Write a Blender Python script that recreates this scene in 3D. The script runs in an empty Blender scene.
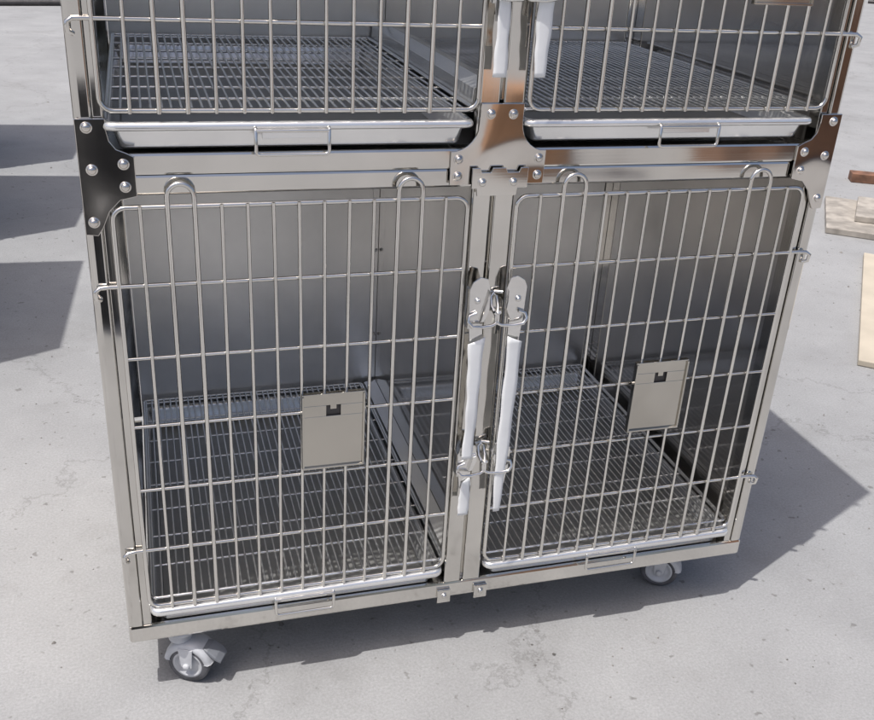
import bpy, math, random
from mathutils import Vector, Matrix
random.seed(7)
scene=bpy.context.scene
COL=bpy.context.collection
GZ=-0.115

# ------------------------------------------------------------ materials
def newmat(name):
    m=bpy.data.materials.new(name); m.use_nodes=True
    nt=m.node_tree; b=nt.nodes['Principled BSDF']
    return m,nt,b
def steel(name,col,rough,axis=None,var=.12,bump=.02,metal=1.0,scale=1.0,warm=None,wave=0.0,wscale=9):
    m,nt,b=newmat(name); N=nt.nodes; L=nt.links
    tc=N.new('ShaderNodeTexCoord'); mp=N.new('ShaderNodeMapping')
    L.new(tc.outputs['Object'],mp.inputs['Vector'])
    s={'x':(3,260,260),'z':(260,260,3),'y':(260,3,260),None:(40,40,40)}[axis]
    mp.inputs['Scale'].default_value=[v*scale for v in s]
    n=N.new('ShaderNodeTexNoise'); n.inputs['Scale'].default_value=1; n.inputs['Detail'].default_value=3
    L.new(mp.outputs[0],n.inputs['Vector'])
    big=N.new('ShaderNodeTexNoise'); big.inputs['Scale'].default_value=7; big.inputs['Detail'].default_value=5
    L.new(tc.outputs['Object'],big.inputs['Vector'])
    mr=N.new('ShaderNodeMapRange'); mr.inputs['From Min'].default_value=.3; mr.inputs['From Max'].default_value=.7
    mr.inputs['To Min'].default_value=rough*(1-var*2); mr.inputs['To Max'].default_value=rough*(1+var*3)
    mix=N.new('ShaderNodeMath'); mix.operation='ADD'
    h=N.new('ShaderNodeMath'); h.operation='MULTIPLY'; h.inputs[1].default_value=.5
    L.new(n.outputs[0],mix.inputs[0]); L.new(big.outputs[0],mix.inputs[1]); L.new(mix.outputs[0],h.inputs[0])
    L.new(h.outputs[0],mr.inputs['Value']); L.new(mr.outputs[0],b.inputs['Roughness'])
    cr=N.new('ShaderNodeValToRGB')
    c2=warm if warm else [c*.88 for c in col]
    cr.color_ramp.elements[0].position=.32; cr.color_ramp.elements[0].color=(*c2,1)
    cr.color_ramp.elements[1].position=.62; cr.color_ramp.elements[1].color=(*col,1)
    L.new(big.outputs[0],cr.inputs[0]); L.new(cr.outputs[0],b.inputs['Base Color'])
    b.inputs['Metallic'].default_value=metal
    last=None
    if wave:
        wn=N.new('ShaderNodeTexNoise'); wn.inputs['Scale'].default_value=wscale; wn.inputs['Detail'].default_value=0
        L.new(tc.outputs['Object'],wn.inputs['Vector'])
        b2=N.new('ShaderNodeBump'); b2.inputs['Strength'].default_value=1; b2.inputs['Distance'].default_value=wave
        L.new(wn.outputs[0],b2.inputs['Height']); last=b2.outputs[0]
    if bump:
        bp=N.new('ShaderNodeBump'); bp.inputs['Strength'].default_value=bump*4; bp.inputs['Distance'].default_value=.001
        L.new(n.outputs[0],bp.inputs['Height'])
        if last: L.new(last,bp.inputs['Normal'])
        last=bp.outputs[0]
    if last: L.new(last,b.inputs['Normal'])
    return m
def plain(name,col,rough=.5,metal=0,spec=.5,nscale=30,var=.15):
    m,nt,b=newmat(name); N=nt.nodes; L=nt.links
    tc=N.new('ShaderNodeTexCoord'); n=N.new('ShaderNodeTexNoise'); n.inputs['Scale'].default_value=nscale; n.inputs['Detail'].default_value=5
    L.new(tc.outputs['Object'],n.inputs['Vector'])
    cr=N.new('ShaderNodeValToRGB'); cr.color_ramp.elements[0].position=.35; cr.color_ramp.elements[1].position=.65
    cr.color_ramp.elements[0].color=(*[c*(1-var) for c in col],1); cr.color_ramp.elements[1].color=(*[min(1,c*(1+var*.3)) for c in col],1)
    L.new(n.outputs[0],cr.inputs[0]); L.new(cr.outputs[0],b.inputs['Base Color'])
    b.inputs['Roughness'].default_value=rough; b.inputs['Metallic'].default_value=metal
    bp=N.new('ShaderNodeBump'); bp.inputs['Strength'].default_value=.15; bp.inputs['Distance'].default_value=.002
    L.new(n.outputs[0],bp.inputs['Height']); L.new(bp.outputs[0],b.inputs['Normal'])
    return m
M_postz=steel('brushed_steel_post',(.70,.68,.64),.075,'z',bump=.004,wave=.005,wscale=6)
M_railx=steel('brushed_steel_rail',(.73,.71,.67),.075,'x',bump=.004,wave=.006,wscale=6)
M_wire=steel('wire_steel',(.78,.76,.72),.14,None,var=.15)
M_grid=steel('grid_steel',(.90,.90,.89),.17,None,metal=.9)
M_tray=steel('tray_steel',(.90,.90,.89),.18,'x',bump=.003,wave=.003,wscale=9,metal=.78)
M_pan=steel('tray_floor_steel',(.50,.50,.49),.36,'x',bump=.003,metal=.75)
M_panel=steel('panel_steel',(.90,.89,.87),.29,None,bump=0,metal=.74,wave=0,var=.04,scale=.05)
M_wall=steel('wall_steel',(.84,.81,.77),.08,None,bump=0,metal=.94,wave=.002,wscale=2,var=.06,scale=.05)
M_plate=steel('corner_plate_steel',(.72,.69,.65),.06,None,bump=.002,var=.1,wave=.006,wscale=9)
M_card=steel('card_holder_steel',(.54,.515,.465),.12,'x',bump=.003,wave=.005,wscale=9)
M_bolt=steel('bolt_steel',(.80,.79,.77),.12,None,bump=.003,wave=.002,wscale=40)
M_white=plain('white_plastic',(.80,.81,.81),.3,nscale=20,var=.08)
M_cw=plain('caster_housing_plastic',(.50,.51,.53),.35,nscale=40)
M_rub=plain('caster_tyre_rubber',(.10,.10,.11),.6,nscale=60,var=.4)
M_grey=plain('caster_grey_plastic',(.18,.19,.21),.45)
M_wood=plain('pale_wood',(.36,.33,.29),.8,nscale=14,var=.35)
M_card2=plain('cardboard',(.46,.41,.33),.85,nscale=8,var=.12)
M_refl_carton=plain('reflection_carton',(.27,.14,.08),.75,nscale=5,var=.3)
M_refl_carton2=plain('reflection_carton_orange',(.50,.27,.14),.75,nscale=5,var=.3)
M_refl_bin=plain('dark_plastic',(.05,.05,.055),.5,nscale=20,var=.3)
M_dark=plain('dark_metal',(.06,.055,.055),.5,nscale=20,var=.3)
M_brown=plain('brown_wood',(.20,.10,.06),.7,nscale=20,var=.4)

# ------------------------------------------------------------ mesh builder
class MB:
    def __init__(s): s.v=[];s.f=[];s.sm=[]
    def add(s,vs,fs,smooth=False):
        o=len(s.v); s.v+= [tuple(v) for v in vs]
        for f in fs: s.f.append(tuple(o+i for i in f)); s.sm.append(smooth)
    def box(s,x0,x1,y0,y1,z0,z1):
        v=[(x0,y0,z0),(x1,y0,z0),(x1,y1,z0),(x0,y1,z0),(x0,y0,z1),(x1,y0,z1),(x1,y1,z1),(x0,y1,z1)]
        s.add(v,[(0,3,2,1),(4,5,6,7),(0,1,5,4),(1,2,6,5),(2,3,7,6),(3,0,4,7)])
    def tube(s,path,r,n=10,closed=False):
        P=[Vector(p) for p in path]; m=len(P); T=[]
        for i in range(m):
            if closed: t=P[(i+1)%m]-P[i-1]
            else: t=P[min(i+1,m-1)]-P[max(i-1,0)]
            T.append(t.normalized())
        a=Vector((0,1,0)) if abs(T[0].y)<.9 else Vector((0,0,1))
        u=(a-T[0]*a.dot(T[0])).normalized(); vs=[]
        for i in range(m):
            u=(u-T[i]*u.dot(T[i])).normalized(); w=T[i].cross(u)
            for j in range(n):
                an=2*math.pi*j/n; vs.append(P[i]+(u*math.cos(an)+w*math.sin(an))*r)
        fs=[]
        for i in range(m if closed else m-1):
            i2=(i+1)%m
            for j in range(n):
                j2=(j+1)%n; fs.append((i*n+j,i*n+j2,i2*n+j2,i2*n+j))
        s.add(vs,fs,True)
        if not closed:
            s.add([vs[j] for j in range(n)],[tuple(range(n-1,-1,-1))]); s.add([vs[(m-1)*n+j] for j in range(n)],[tuple(range(n))])
    def prism(s,pts,y0,y1):
        n=len(pts); v=[(x,y0,z) for x,z in pts]+[(x,y1,z) for x,z in pts]
        fs=[tuple(range(n)),tuple(range(2*n-1,n-1,-1))]
        for i in range(n): j=(i+1)%n; fs.append((j,i,n+i,n+j))
        s.add(v,fs)
    def lathe(s,prof,c,axis,n=24,sm=True):
        c=Vector(c); ax=Vector(axis).normalized(); a=Vector((0,0,1)) if abs(ax.z)<.9 else Vector((1,0,0))
        u=ax.cross(a).normalized(); w=ax.cross(u); vs=[]
        for r,h in prof:
            for j in range(n):
                an=2*math.pi*j/n; vs.append(c+ax*h+(u*math.cos(an)+w*math.sin(an))*r)
        fs=[]
        for i in range(len(prof)-1):
            for j in range(n):
                j2=(j+1)%n; fs.append((i*n+j,i*n+j2,(i+1)*n+j2,(i+1)*n+j))
        s.add(vs,fs,sm)
    def bolt(s,x,y,z,r=.0065):
        s.lathe([(r*1.35,0),(r*1.35,.001),(r,.001),(r*.95,.003),(r*.7,.0048),(r*.35,.0056),(.0001,.0058)],(x,y,z),(0,-1,0),16)
    def obj(s,name,mat,parent=None,bevel=0,solid=0,label=None):
        me=bpy.data.meshes.new(name); me.from_pydata(s.v,[],s.f)
        me.polygons.foreach_set('use_smooth',s.sm); me.materials.append(mat); me.update()
        o=bpy.data.objects.new(name,me); COL.objects.link(o)
        if solid:
            q=o.modifiers.new('s','SOLIDIFY'); q.thickness=solid; q.offset=0
        if bevel:
            q=o.modifiers.new('b','BEVEL'); q.width=bevel; q.segments=2; q.limit_method='ANGLE'; q.angle_limit=math.radians(60)
        if parent: o.parent=parent
        if label: o['label']=label
        return o
def arc(cx,cz,r,a0,a1,n=6):
    return [(cx+r*math.cos(math.radians(a0+(a1-a0)*i/n)),cz+r*math.sin(math.radians(a0+(a1-a0)*i/n))) for i in range(n+1)]
def rrect(x0,x1,z0,z1,r,n=6):
    return arc(x0+r,z0+r,r,180,270,n)+arc(x1-r,z0+r,r,270,360,n)+arc(x1-r,z1-r,r,0,90,n)+arc(x0+r,z1-r,r,90,180,n)

# ------------------------------------------------------------ the cage
D=.77; H=1.70; SZ=.0365
cage=bpy.data.objects.new('animal_cage',None); COL.objects.link(cage)
cage.location=(0,0,GZ)
def fin(mb,name,mat,parent=None,**k):
    o=mb.obj(name,mat,parent or cage,**k)
    if (parent is None) or parent==cage: o.location=(0,0,-GZ)
    return o
def stripe(m,x0,x1,y0,y1,z0,z1,ra,rb):
    pts=[(x1,y1),(x0,y1)]+[(x,y) for x,y in arc(x0+ra,y0+ra,ra,180,270,6)]+[(x,y) for x,y in arc(x1-rb,y0+rb,rb,270,360,6)]
    n=len(pts); v=[(x,y,z0) for x,y in pts]+[(x,y,z1) for x,y in pts]
    for i in range(n):
        m.add([v[i],v[(i+1)%n],v[n+(i+1)%n],v[n+i]],[(0,1,2,3)],False)
    m.add(v,[tuple(range(n-1,-1,-1)),tuple(range(n,2*n))])
for side in (0,1):
    X=lambda a,b:(a,b) if side==0 else (1.22-b,1.22-a)
    m=MB()
    x0,x1=X(0,.024); stripe(m,x0,x1,0,.038,SZ,H,*((.0105,.003) if side==0 else (.003,.0105)))
    x0,x1=X(.0245,.040); stripe(m,x0,x1,.003,.030,SZ,H,.002,.004)
    fin(m,'frame_post',M_postz)
    m=MB(); x0,x1=X(0,.036); m.box(x0,x1,D-.02,D+.016,SZ,H)
    fin(m,'frame_post',M_postz,bevel=.003)
m=MB()
stripe(m,.572,.6040,0,.014,SZ,.803,.005,.003); stripe(m,.6095,.644,0,.014,SZ,.803,.003,.005); m.box(.582,.634,.0135,.040,SZ,.803)
fin(m,'centre_post',M_postz)
m=MB()
stripe(m,.572,.6065,0,.014,.868,H-.03,.005,.003); stripe(m,.6125,.648,0,.014,.868,H-.03,.003,.005); m.box(.582,.638,.0135,.040,.868,H-.03)
fin(m,'centre_post',M_postz)
m=MB(); m.box(0,1.22,0,.038,0,SZ-.0005); fin(m,'bottom_rail',M_railx,bevel=.005)
for x in (.572,.645):
    m=MB(); m.box(x-.013,x+.013,-.006,-.0005,-.007,.022); m.bolt(x,-.006,.010,.005); fin(m,'foot_bracket',M_railx,bevel=.001)
m=MB(); m.box(.0405,1.1795,.004,.03,.804,.834); m.box(.0405,1.1795,-.0008,.03,.8342,.866)
fin(m,'middle_rail',M_railx,bevel=.004)
m=MB(); m.box(.0405,1.1795,0,.035,H-.029,H)
fin(m,'top_rail',M_railx,bevel=.002)
for x0 in (0.004,1.186):
    for z0 in (0,.82,H-.03):
        m=MB(); m.box(x0,x0+.03,.0385,D-.021,z0,z0+.03); fin(m,'side_rail',M_railx,bevel=.002)
for z0 in (0,.82,H-.03):
    m=MB(); m.box(.0365,1.1835,D-.015,D+.012,z0,z0+.03); fin(m,'back_rail',M_railx,bevel=.002)
for x in (.010,1.206):
    m=MB(); m.box(x,x+.004,.040,D-.022,.032,H-.032)
    fin(m,'side_panel',M_wall)
m=MB(); m.box(.037,1.183,D-.018,D-.016,.031,H-.031)
fin(m,'back_panel',M_panel)
for z0,z1 in ((.07,.835),(.93,H-.032)):
    m=MB(); m.box(.606,.610,.041,D-.019,z0,z1)
    fin(m,'divider_panel',M_wall)
    m=MB(); m.box(.592,.6055,D-.028,D-.0185,z0+.03,z1)
    for z in (z0+.15,z0+.37,z0+.58): m.bolt(.599,D-.028,z,.0035)
    fin(m,'corner_strip',M_panel,bevel=.001)
    for sx in (1,-1):
        m=MB(); xw=.6055 if sx>0 else .6105
        m.prism([(xw,z0-.010),(xw,z0+.026),(xw-sx*.028,z0+.018),(xw-sx*.030,z0-.010)][::sx],.042,D-.030)
        fin(m,'floor_ledge',M_tray,bevel=.001)
m=MB(); m.box(.014,1.206,.036,D-.02,.836,.840); fin(m,'shelf_panel',M_panel)
m=MB(); m.box(.001,1.219,.001,D+.015,H+.001,H+.004); fin(m,'roof_panel',M_panel)
m=MB(); m.box(.036,1.184,.039,D-.021,.010,.013); fin(m,'base_panel',M_panel)
def mir(pts): return [(1.22-x,z) for x,z in pts][::-1]
PL=[(0.001,.752)]+[(.018,.750),(.026,.762),(.036,.785),(.052,.801),(.062,.803),(.075,.806),(.075,.862),(.064,.868),(.052,.873),(.044,.884),(.041,.900),(.041,.915),(.001,.915)]
BL=[(.016,.903),(.018,.845),(.060,.852),(.060,.820),(.014,.770)]
for k in (0,1):
    m=MB(); pts=PL if k==0 else mir(PL)
    m.prism(pts,-.0050,-.0012)
    for x,z in BL: m.bolt(x if k==0 else 1.22-x,-.005,z,.006)
    fin(m,'corner_plate',M_plate,bevel=.0014)
PC=[(.533,.810),(.687,.810)]+[(.687,.862)]+arc(.687,.904,.042,270,180,7)+[(.645,.934),(.576,.934)]+arc(.533,.904,.042,0,-90,7)
m=MB(); m.prism(PC,-.0050,-.0012)
for x,z in ((.592,.918),(.628,.918),(.545,.850),(.545,.824),(.676,.850),(.676,.824)): m.bolt(x,-.005,z,.0058)
fin(m,'centre_plate',M_plate,bevel=.0018)
m=MB()
m.prism([(.566,.838),(.566,.806),(.574,.806),(.576,.794),(.640,.794),(.642,.806),(.658,.806),(.658,.838),(.646,.838),(.643,.831),(.624,.831),(.621,.838),(.600,.838),(.597,.831),(.582,.831),(.579,.838)],-.013,-.0095)
m.box(.574,.648,-.0097,-.0048,.8155,.829)
for x in (.583,.634): m.bolt(x,-.013,.815,.0055)
fin(m,'stop_bracket',M_railx,bevel=.0008)
def tray(x0,x1,z0,z1,hx,y0=-.006,hy=.014,lip=0,name='pull_out_tray'):
    m=MB(); y1=D-.05
    loops=[(.013,z0,.006),(.010,z0+.003,.009),(.003,z1-.006,.012),(.001,z1-.001,.013),(-.002,z1+.0015,.014),(-.006-lip,z1+.001,.016),(-.0085-lip,z1-.002,.017),(-.0090-lip,z1-.006-lip,.017),(-.0075-lip,z1-.009-lip,.016)]
    rings=[]
    for ins,z,r in loops: rings.append([(x,y,z) for x,y in rrect(x0+ins,x1-ins,y0+ins,y1-ins,r,6)])
    n=len(rings[0]); vs=[v for rg in rings for v in rg]; fs=[]
    for i in range(len(rings)-1):
        for j in range(n):
            j2=(j+1)%n; fs.append((i*n+j,i*n+j2,(i+1)*n+j2,(i+1)*n+j))
    m.add(vs,fs,True)
    t=fin(m,name,M_tray,solid=.0012)
    m=MB(); m.add([(x,y,z0+.0012) for x,y,_ in rings[0]],[tuple(range(n))]); m.obj('tray_floor',M_pan,t)
    h=MB(); za=z1-.006; zb=z0-.006; y=y0-hy; yt=y0+.003
    w=.052; path=[(hx-w,yt,za),(hx-w,y+.004,za),(hx-w,y,za-.003)]
    path+=[(x,y,z) for x,z in arc(hx-w+.006,zb+.006,.006,180,270,4)]
    path+=[(x,y,z) for x,z in arc(hx+w-.006,zb+.006,.006,270,360,4)]+[(hx+w,y,za-.003),(hx+w,y+.004,za),(hx+w,yt,za)]
    h.tube(path,.0027,8)
    h.tube([(hx-w,y,za-.003),(hx+w,y,za-.003)],.0027,8)
    h.obj('tray_handle',M_wire,t)
    h=MB(); h.box(hx-w+.010,hx+w-.010,y0-.0035,y0+.004,(za+zb)/2+.002,(za+zb)/2+.013)
    h.obj('handle_plate',M_tray,t,bevel=.0006)
    return t
tray(.046,.557,.872,.909,.292)
tray(.655,1.152,.875,.909,.925)
tray(.050,.554,.0375,.0745,.305,-.004,.013,.002)
tray(.658,1.168,.0375,.0745,.910,-.004,.013,.002)
def floor(x0,x1,z):
    m=MB(); n=int((x1-x0)/.0135)
    for i in range(n+1):
        x=x0+(x1-x0)*i/n+random.uniform(-.001,.001); m.tube([(x,.010,z),(x,D-.035,z)],.0021,8)
    for j in range(9):
        y=.012+(D-.053)*j/8; m.tube([(x0-.002,y,z-.0038),(x1+.002,y,z-.0038)],.0024,8)
    m.tube([(x,y,z-.001) for x,y in rrect(x0-.005,x1+.005,.008,D-.032,.01,3)],.003,8,closed=True)
    fin(m,'wire_floor',M_grid)
for z,(a,b_) in ((.088,(.048,.566)),(.088,(.650,1.172)),(.924,(.048,.566)),(.924,(.650,1.172))):
    floor(a,b_,z)
def door(x0,x1,zb,hinge,cardx,cardz,lat,latz,upper=False):
    m=MB(); yf=-.004; dz=.1183; z1=zb+6*dz
    m.tube([(x,yf,z) for x,z in rrect(x0,x1,zb,z1,.018,5)],.0037,10,closed=True)
    dx=(x1-x0)/14
    for i in range(1,14):
        x=x0+dx*i
        if i in (2,3,11,12): continue
        j=random.uniform(-.0018,.0018)
        m.tube([(x,yf-.0060,zb-.003),(x+j,yf-.0060,(zb+z1)/2),(x-j*.3,yf-.0060,z1+.003)],.0028,8)
    for a in (2,11):
        xa,xb=x0+dx*a,x0+dx*(a+1); zt=z1+.016
        m.tube([(xa,yf-.0066,zb-.003),(xa,yf-.0066,zt)]+[(x,yf-.0066,z) for x,z in arc((xa+xb)/2,zt,dx/2,180,0,10)][1:-1]+[(xb,yf-.0066,zt),(xb,yf-.0066,zb-.003)],.0036,10)
    for k in range(1,6):
        z=zb+dz*k
        if k in (1,5):
            s=-1 if hinge<x0 else 1; xe=x1 if s<0 else x0
            p=[(xe,yf,z),(hinge-s*.02,yf,z),(hinge-s*.006,yf-.003,z),(hinge,yf-.006,z-.004),(hinge,yf-.004,z-.016),(hinge-s*.006,yf+.002,z-.020)]
            m.tube(p,.0033,10)
        else: m.tube([(x0,yf,z),(x1,yf,z)],.0029,8)
    d=fin(m,'cage_door',M_wire)
    c=MB(); w,h=.049,.067; y=yf-.0155
    a0,a1,b0,b1=cardx-w,cardx+w,cardz-h,cardz+h
    hx,hz,hh=cardx,cardz+.038,.010
    c.box(a0,a1,y,y+.0015,b0,hz-hh); c.box(a0,a1,y,y+.0015,hz+hh,b1)
    c.box(a0,hx-hh-.002,y,y+.0015,hz-hh,hz+hh); c.box(hx+hh+.002,a1,y,y+.0015,hz-hh,hz+hh)
    for q in ((a0-.003,a0+.0002,b0,b1),(a1-.0002,a1+.003,b0,b1)): c.box(q[0],q[1],y-.0035,y+.0075,q[2],q[3])
    c.box(a0-.003,a1+.003,y-.0035,y+.0075,b0-.0035,b0+.0002)
    c.box(a0-.003,a1+.003,y-.001,y+.0075,b1-.0002,b1+.003)
    ch=c.obj('card_holder',M_card,d,bevel=.0005)
    c=MB(); c.box(hx-.005,hx+.005,y+.0012,y+.0025,hz+.002,hz+hh+.002)
    c.obj('holder_clip',M_card,ch)
    c=MB(); c.box(a0+.002,a1-.002,y+.0045,y+.0055,b0+.002,b1-.002)
    c.obj('holder_back_plate',M_dark,ch)
    s=1 if lat>.6 else -1; y=-.028; o=latz
    for zc,top in ((o+.06,1),(o-.225,0)):
        g=MB(); zt=zc+(.064 if top else .040); zl=zc-(.056 if top else .040)
        g.prism([(lat-s*.001,zt+.006),(lat-s*.013,zt+.002),(lat-s*.018,zt-.014),(lat-s*.017,zc+.014),(lat-s*.008,zc-.006),(lat-s*.012,zl),(lat+s*.010,zl-.004),(lat+s*.015,zc-.004),(lat+s*.017,zt-.014),(lat+s*.012,zt-.002)],y,y+.003)
        e0,e1=sorted((lat+s*.0125,lat+s*.0160)); g.box(e0,e1,y+.002,y+.022,zc-.02,zt-.016)
        g.prism([(lat-s*.017,zc+.014),(lat-s*.009,zc-.006),(lat-s*.003,zc-.006),(lat-s*.010,zc+.022),(lat-s*.016,zt-.016)],y-.006,y+.0002)
        g.box(lat-.009,lat+.009,y+.0028,-.002,zc-.008,zc+.014)
        g.bolt(lat+s*.003,y,zc+.030 if top else zc+.020,.0045)
        pth=[(lat-s*.026,y-.004,zc+.010),(lat-s*.034,y-.003,zc+.004),(lat-s*.034,y-.004,zc-.008),(lat-s*.024,y-.006,zc-.013),(lat-s*.004,y-.010,zc-.013),(lat+s*.012,y-.010,zc-.011),(lat+s*.019,y-.008,zc-.003),(lat+s*.016,y-.004,zc+.006),(lat+s*.004,y-.004,zc+.010)]
        g.tube(pth,.0031,8)
        g.tube([(lat-s*.033,y-.003,zc+.002),(lat-s*.038,-.016,zc+.014),(lat-s*.037,-.008,zc+.028),(lat-s*.030,-.006,zc+.036),(lat-s*.018,-.012,zc+.036)],.0031,8)
        g.obj('latch',M_bolt,d,bevel=.0006)
    def film(za,zb_,w0,w1,n=24,off=0,tear=.0016,dy=0):
        wv=MB(); rows=[]; ph=[random.uniform(0,6.3) for _ in range(4)]
        for i in range(n+1):
            t=i/n; z=za+(zb_-za)*t; w=w0+(w1-w0)*t**.8; xo=off*t
            e1=tear*(.6*math.sin(5*t+ph[0])+.3*math.sin(23*t+ph[1])); e2=tear*(.6*math.sin(4*t+ph[2])+.3*math.sin(19*t+ph[3]))
            cur=.0022*math.sin(5*t+ph[0])
            row=[]
            for q in (-1,-.5,0,.5,1):
                x=lat+xo+q*w+(e1 if q<0 else e2)*abs(q)
                row.append((x,y-.0032+dy+abs(q)**2*.0010+cur*.3*q,z+ (.006*q*(-s) if i==0 else 0)))
            rows.append(row)
        vs=[v for r_ in rows for v in r_]
        wv.add(vs,[(i*5+j,i*5+j+1,(i+1)*5+j+1,(i+1)*5+j) for i in range(n) for j in range(4)],True)
        wv.obj('latch_film',M_white,d,solid=.0009)
    if upper: film(o-.180,o-.345,.0120,.0095,24,dy=-.003,tear=.0022)
    elif s>0: film(o+.022,o-.320,.0140,.0070,44,-.004,dy=-.0075,tear=.0026)
    else:
        film(o+.022,o-.205,.0140,.0085,34,-.003,dy=-.004,tear=.0026); film(o-.250,o-.325,.0080,.0100,14)
    lv=MB(); lv.prism([(lat-.006,o+.01),(lat-.005,o-.31),(lat+.005,o-.31),(lat+.006,o+.01)],y+.0032,y+.006); lv.obj('latch_lever',M_bolt,d,bevel=.0004)
    return d
door(.039,.565,.080,.006,.3535,.405,.588,.535)
door(.647,1.176,.080,1.214,.9495,.412,.652,.535)
door(.036,.570,.925,.006,.335,1.162,.590,1.322,True)
door(.652,1.179,.925,1.214,1.05,1.156,.652,1.322,True)

def caster(cx,cy,ang):
    c,s=math.cos(ang),math.sin(ang)
    f=Vector((c,s,0)); ax=Vector((-s,c,0)); R=.040
    wc=Vector((cx,cy,0))+f*.020+Vector((0,0,GZ+R))
    h=MB()
    h.lathe([(.0001,-.0005),(.032,-.0005),(.033,-.003),(.032,-.007),(.022,-.010),(.020,-.020),(.022,-.028),(.0001,-.029)],(cx,cy,-.001),(0,0,1),28)
    n=22; vs=[]
    sec=[(-.0225,R-.006),(-.0235,R+.001),(-.020,R+.0055),(-.010,R+.0075),(.010,R+.0075),(.020,R+.0055),(.0235,R+.001),(.0225,R-.006),(.0205,R+.001),(.0,R+.003),(-.0205,R+.001)]
    K=len(sec)
    for i in range(n+1):
        a=math.radians(8+i*(160/n))
        for o_,r in sec: vs.append(wc+ax*o_+(f*math.cos(a)*-1+Vector((0,0,math.sin(a))))*r)
    fs=[(i*K+j,i*K+(j+1)%K,(i+1)*K+(j+1)%K,(i+1)*K+j) for i in range(n) for j in range(K)]
    fs+=[tuple(range(K)),tuple(range((n+1)*K-1,n*K-1,-1))]
    h.add(vs,fs,True)
    for o_ in (-.0245,.0245):
        pts=[(math.radians(72),R*1.02),(math.radians(112),R*1.02),(math.radians(190),R*.26),(math.radians(270),R*.26),(math.radians(-10),R*.26)]
        vs=[wc+ax*(o_+d_)+(f*math.cos(a)*r+Vector((0,0,math.sin(a)))*r) for d_ in (-.0014,.0014) for a,r in pts]
        k=len(pts); h.add(vs,[tuple(range(k)),tuple(range(2*k-1,k-1,-1))]+[((i+1)%k,i,k+i,k+(i+1)%k) for i in range(k)])
        sg=1 if o_>0 else -1
        h.lathe([(.0065,0),(.0065,.003),(.005,.005),(.0001,.005)],wc+ax*(o_+sg*.0012),ax*sg,14)
    cst=fin(h,'caster',M_cw,bevel=.0006)
    for o_ in (-.0125,.0125):
        w=MB(); w.lathe([(R*.70,-.009),(R*.92,-.009),(R*.985,-.006),(R,0),(R*.985,.006),(R*.92,.009),(R*.70,.009),(R*.70,-.009)],wc+ax*o_,ax,36)
        w.obj('tyre',M_rub,cst)
        w=MB(); w.lathe([(.0001,.009),(.010,.009),(.010,.0055),(R*.54,.0035),(R*.60,.0085),(R*.71,.0092),(R*.71,-.0092),(R*.60,-.0085),(R*.54,-.0035),(.010,-.0055),(.010,-.009),(.0001,-.009)],wc+ax*o_,ax,36)
        w.obj('wheel_hub',M_cw,cst)
    p=MB(); vs=[]
    S=[(.022,.036,.012,.003),(.038,.033,.017,.004),(.054,.022,.018,.0045),(.062,.014,.015,.003)]
    for d_,z,wd,th in S:
        q=wc+f*d_+Vector((0,0,z))
        for a,b_ in ((-1,-1),(1,-1),(1,1),(-1,1)): vs.append(q+ax*wd*a+Vector((0,0,th*b_)))
    fs=[(0,1,2,3),(15,14,13,12)]
    for i in range(3): fs+=[(4*i+a,4*i+4+a,4*i+4+(a+1)%4,4*i+(a+1)%4) for a in range(4)]
    p.add(vs,fs); p.obj('brake_pedal',M_grey,cst,bevel=.002)
caster(.086,.036,math.radians(-28)); caster(1.110,.075,math.radians(150))
caster(.10,D-.06,math.radians(80)); caster(1.12,D-.06,math.radians(120))

cage['label']='stainless steel pet cage bank with four wire doors on casters'
cage['category']='animal cage'
cage['group']='cage banks standing on the yard'
kids=[o for o in bpy.data.objects if o.parent==cage]
for (ox,oy,rz) in ((-2.02,1.29,-3),(-2.02,2.55,-6),(-2.08,3.62,-4)):
    e=cage.copy(); COL.objects.link(e); e.location=(ox,oy,GZ); e.rotation_euler=(0,0,math.radians(rz))
    for k in kids:
        c=k.copy(); COL.objects.link(c); c.parent=e
        for g in [o for o in bpy.data.objects if o.parent==k]:
            gc=g.copy(); COL.objects.link(gc); gc.parent=c
            for g2 in [o for o in bpy.data.objects if o.parent==g]:
                g3=g2.copy(); COL.objects.link(g3); g3.parent=gc

# ------------------------------------------------------------ ground
m,nt,b=newmat('concrete'); N=nt.nodes; L=nt.links
tc=N.new('ShaderNodeTexCoord')
def noise(sc,det,rough=.55,dist=0,off=0):
    n=N.new('ShaderNodeTexNoise'); n.inputs['Scale'].default_value=sc; n.inputs['Detail'].default_value=det; n.inputs['Roughness'].default_value=rough; n.inputs['Distortion'].default_value=dist
    if off:
        mp=N.new('ShaderNodeMapping'); mp.inputs['Location'].default_value=(off,off*.7,0); L.new(tc.outputs['Object'],mp.inputs['Vector']); L.new(mp.outputs[0],n.inputs['Vector'])
    else: L.new(tc.outputs['Object'],n.inputs['Vector'])
    return n
def ramp(src,p0,c0,p1,c1):
    r=N.new('ShaderNodeValToRGB'); r.color_ramp.elements[0].position=p0; r.color_ramp.elements[1].position=p1
    r.color_ramp.elements[0].color=(*c0,1); r.color_ramp.elements[1].color=(*c1,1); L.new(src,r.inputs[0]); return r
def mult(a,b_,f=1,mode='MULTIPLY'):
    x=N.new('ShaderNodeMix'); x.data_type='RGBA'; x.blend_type=mode; x.inputs[0].default_value=f
    L.new(a,x.inputs[6]); L.new(b_,x.inputs[7]); return x.outputs[2]
base=ramp(noise(.8,5,.55).outputs[0],.38,(.286,.289,.292),.62,(.308,.311,.314))
mid=ramp(noise(3.2,9,.70).outputs[0],.34,(.91,.91,.91),.62,(1.02,1.02,1.02))
fine=ramp(noise(190,3,.75).outputs[0],.3,(.80,.80,.80),.7,(1.09,1.09,1.09))
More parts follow.
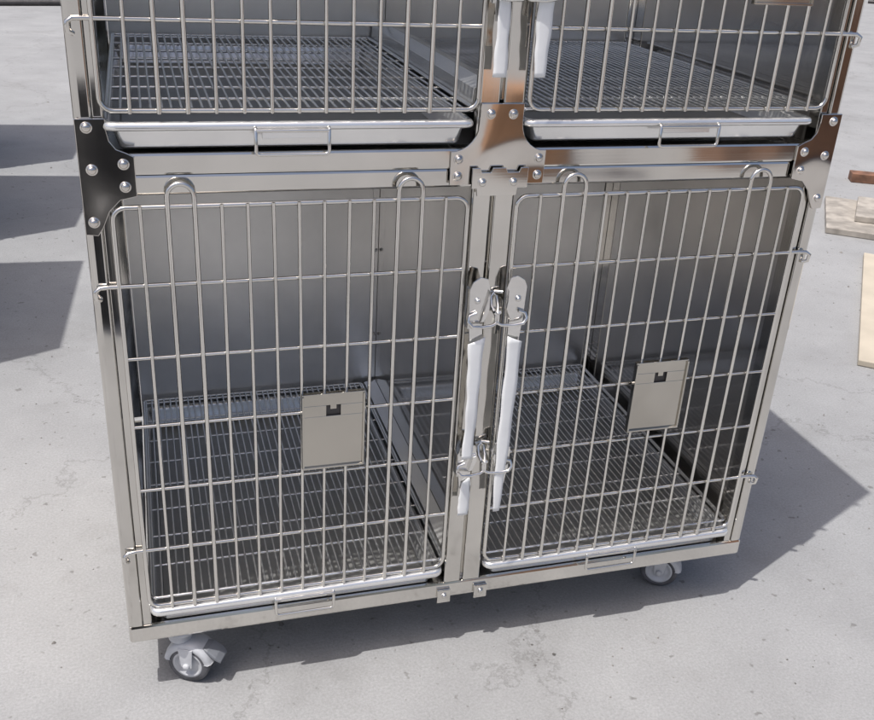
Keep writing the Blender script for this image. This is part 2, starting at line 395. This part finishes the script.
speck=ramp(noise(38,2,.5).outputs[0],.27,(.48,.46,.44),.33,(1,1,1))
stain=ramp(noise(2.4,9,.72,.2,5).outputs[0],.33,(.80,.79,.775),.46,(1,1,1))
scuff=ramp(noise(2.6,10,.78,.4,11).outputs[0],.55,(1,1,1),.66,(1.07,1.07,1.068))
col=mult(mult(mult(mult(mult(base.outputs[0],mid.outputs[0]),fine.outputs[0]),stain.outputs[0],.6),speck.outputs[0],.7),scuff.outputs[0])
vo=N.new('ShaderNodeTexVoronoi'); vo.feature='DISTANCE_TO_EDGE'; vo.inputs['Scale'].default_value=.55
wn=noise(2.5,7,.7); add=N.new('ShaderNodeMix'); add.data_type='RGBA'; add.blend_type='ADD'; add.inputs[0].default_value=.5
L.new(tc.outputs['Object'],add.inputs[6]); L.new(wn.outputs[1],add.inputs[7]); L.new(add.outputs[2],vo.inputs['Vector'])
ck=ramp(vo.outputs[0],.0,(.62,.61,.60),.0025,(1,1,1))
col=mult(col,ck.outputs[0],.6)
L.new(col,b.inputs['Base Color']); b.inputs['Roughness'].default_value=.85
bp=N.new('ShaderNodeBump'); bp.inputs['Strength'].default_value=.35; bp.inputs['Distance'].default_value=.0025
L.new(noise(90,4,.7).outputs[0],bp.inputs['Height']); L.new(bp.outputs[0],b.inputs['Normal'])
g=MB(); g.add([(-150,-100,0),(150,-100,0),(150,200,0),(-150,200,0)],[(0,1,2,3)])
o=g.obj('ground',m); o.location=(0,0,GZ); o['kind']='structure'; o['label']='pale grey dusty concrete yard with faint stains'
g=MB()
for i in range(1700):
    a=random.random(); y=-1+ (a**1.5)*7; x=random.uniform(-1.4,3.2+y*.5); r=random.uniform(.0012,.0034)*(1+ (random.random()<.07)*1.5)
    vs=[(x+r*random.uniform(.6,1.2)*math.cos(t),y+r*random.uniform(.6,1.2)*math.sin(t),0) for t in (0,1.2,2.5,3.8,5)]
    vs.append((x,y,r*.9)); g.add(vs,[(0,1,5),(1,2,5),(2,3,5),(3,4,5),(4,0,5)])
o=g.obj('grit',plain('grit_stone',(.22,.21,.2),.9,nscale=3,var=.6)); o.location=(0,0,GZ+.0005); o['kind']='stuff'; o['label']='scattered grit and crumbs on the concrete'

# ------------------------------------------------------------ things in the yard, and unseen ones added for reflections
def slab(name,pts,z0,z1,mat,label,cat,bev=.003):
    cx=sum(p[0] for p in pts)/len(pts); cy=sum(p[1] for p in pts)/len(pts); n=len(pts)
    g=MB(); vs=[(x-cx,y-cy,0) for x,y in pts]+[(x-cx,y-cy,z1-z0) for x,y in pts]
    g.add(vs,[tuple(range(n-1,-1,-1)),tuple(range(n,2*n))]+[(i,(i+1)%n,n+(i+1)%n,n+i) for i in range(n)])
    o=g.obj(name,mat,bevel=bev); o.location=(cx,cy,z0); o['label']=label; o['category']=cat; return o
slab('cardboard_sheet',[(2.29,.95),(2.95,.42),(3.72,1.38),(3.06,1.9)],GZ+.001,GZ+.022,M_card2,'pale beige cardboard sheet lying on the concrete','cardboard')
slab('wooden_board',[(3.10,2.22),(3.45,1.97),(3.49,1.88),(4.15,1.5),(4.45,1.95),(3.45,2.70)],GZ+.001,GZ+.03,M_wood,'pale dusty wooden board lying on the concrete','board')
slab('wooden_board',[(3.30,2.28),(4.15,1.73),(4.35,2.08),(3.55,2.58)],GZ+.031,GZ+.06,M_wood,'pale wooden board stacked on another board','board')
slab('brown_plank',[(3.86,3.02),(4.5,2.70),(4.54,2.78),(3.90,3.10)],GZ+.001,GZ+.05,M_brown,'short reddish brown plank on the concrete','plank')
def stand(x,y,rz):
    g=MB(); g.tube([(-.55,0,.03),(.55,0,.03)],.03,8); g.tube([(.42,.0,.03),(.45,.05,.55)],.03,8); g.tube([(-.5,0,.03),(-.45,.55,.03)],.025,8); g.tube([(.5,0,.03),(.5,.55,.03)],.025,8)
    o=g.obj('metal_stand',M_dark); o.location=(x,y,GZ); o.rotation_euler=(0,0,math.radians(rz)); o['label']='dark metal stand with tube legs on the concrete'; o['category']='metal stand'; o['group']='metal stands lying about the yard'
stand(12.9,13.4,-41); stand(-1.05,10.4,12)
def carton(x,y,z,w,d,h,rz,mat):  # unseen boxes added behind the camera so plates and posts reflect brown
    g=MB(); g.box(-w/2,w/2,-d/2,d/2,0,h); g.box(-.03,.03,-d/2-.001,d/2+.001,h*.5,h+.001)
    o=g.obj('reflection_carton',mat,bevel=.006); o.location=(x,y,z); o.rotation_euler=(0,0,math.radians(rz))
    o['label']='unseen brown carton added for warm reflections in the steel'; o['category']='carton'; o['group']='unseen cartons added for reflections'
carton(2.06,-3.50,GZ,.60,.5,.50,8,M_refl_carton2)
for k in range(3):
    for l in range(2): carton(3.74+.84*k,-3.50+.03*l,GZ+.502*l,.82,.6,.50,random.uniform(-3,3),M_refl_carton)
g=MB(); P=[(.17,0),(.20,.70),(.215,.70),(.215,.73),(.195,.73),(.18,.60),(.15,.02),(.0001,.02)]  # unseen dark bin, added behind the camera to darken the left plate's reflection
g.lathe([(.0001,.0)]+P,(0,0,0),(0,0,1),32)
o=g.obj('reflection_bin',M_refl_bin); o.location=(-.16,-1.95,GZ); o['label']='unseen dark bin added for its reflection in the steel'; o['category']='bin'

# ------------------------------------------------------------ light, world, camera
sd=Vector((.595,.282,-1.815)).normalized()
l=bpy.data.lights.new('sun','SUN'); l.energy=3.9; l.angle=math.radians(.5); l.color=(1,.97,.93)
lo=bpy.data.objects.new('sun',l); COL.objects.link(lo); lo.rotation_euler=sd.to_track_quat('-Z','Y').to_euler(); lo.location=(-3,-2,6)
w=bpy.data.worlds.new('World'); scene.world=w; w.use_nodes=True
nt=w.node_tree; bg=nt.nodes['Background']; sk=nt.nodes.new('ShaderNodeTexSky'); sk.sky_type='NISHITA'; sk.sun_disc=False
sk.sun_elevation=math.radians(70); sk.sun_rotation=math.radians(244.6); sk.dust_density=5.0; sk.air_density=.7
nt.links.new(sk.outputs[0],bg.inputs[0]); bg.inputs[1].default_value=.15
cd=bpy.data.cameras.new('Camera'); cam=bpy.data.objects.new('Camera',cd); COL.objects.link(cam)
yaw,pit,rol=.3096,.4505,.0603
f=Vector((math.sin(yaw)*math.cos(pit),math.cos(yaw)*math.cos(pit),-math.sin(pit))); r=Vector((math.cos(yaw),-math.sin(yaw),0)); u=r.cross(f)
r2=math.cos(rol)*r+math.sin(rol)*u; u2=-math.sin(rol)*r+math.cos(rol)*u
M=Matrix((r2,u2,-f)).transposed().to_4x4(); M.translation=(.0899,-1.3813,1.2114); cam.matrix_world=M
cd.sensor_width=36; cd.lens=963.07/874*36; cd.clip_start=.05; cd.clip_end=600
scene.camera=cam
scene.view_settings.view_transform='Standard'; scene.view_settings.look='None'; scene.view_settings.exposure=0
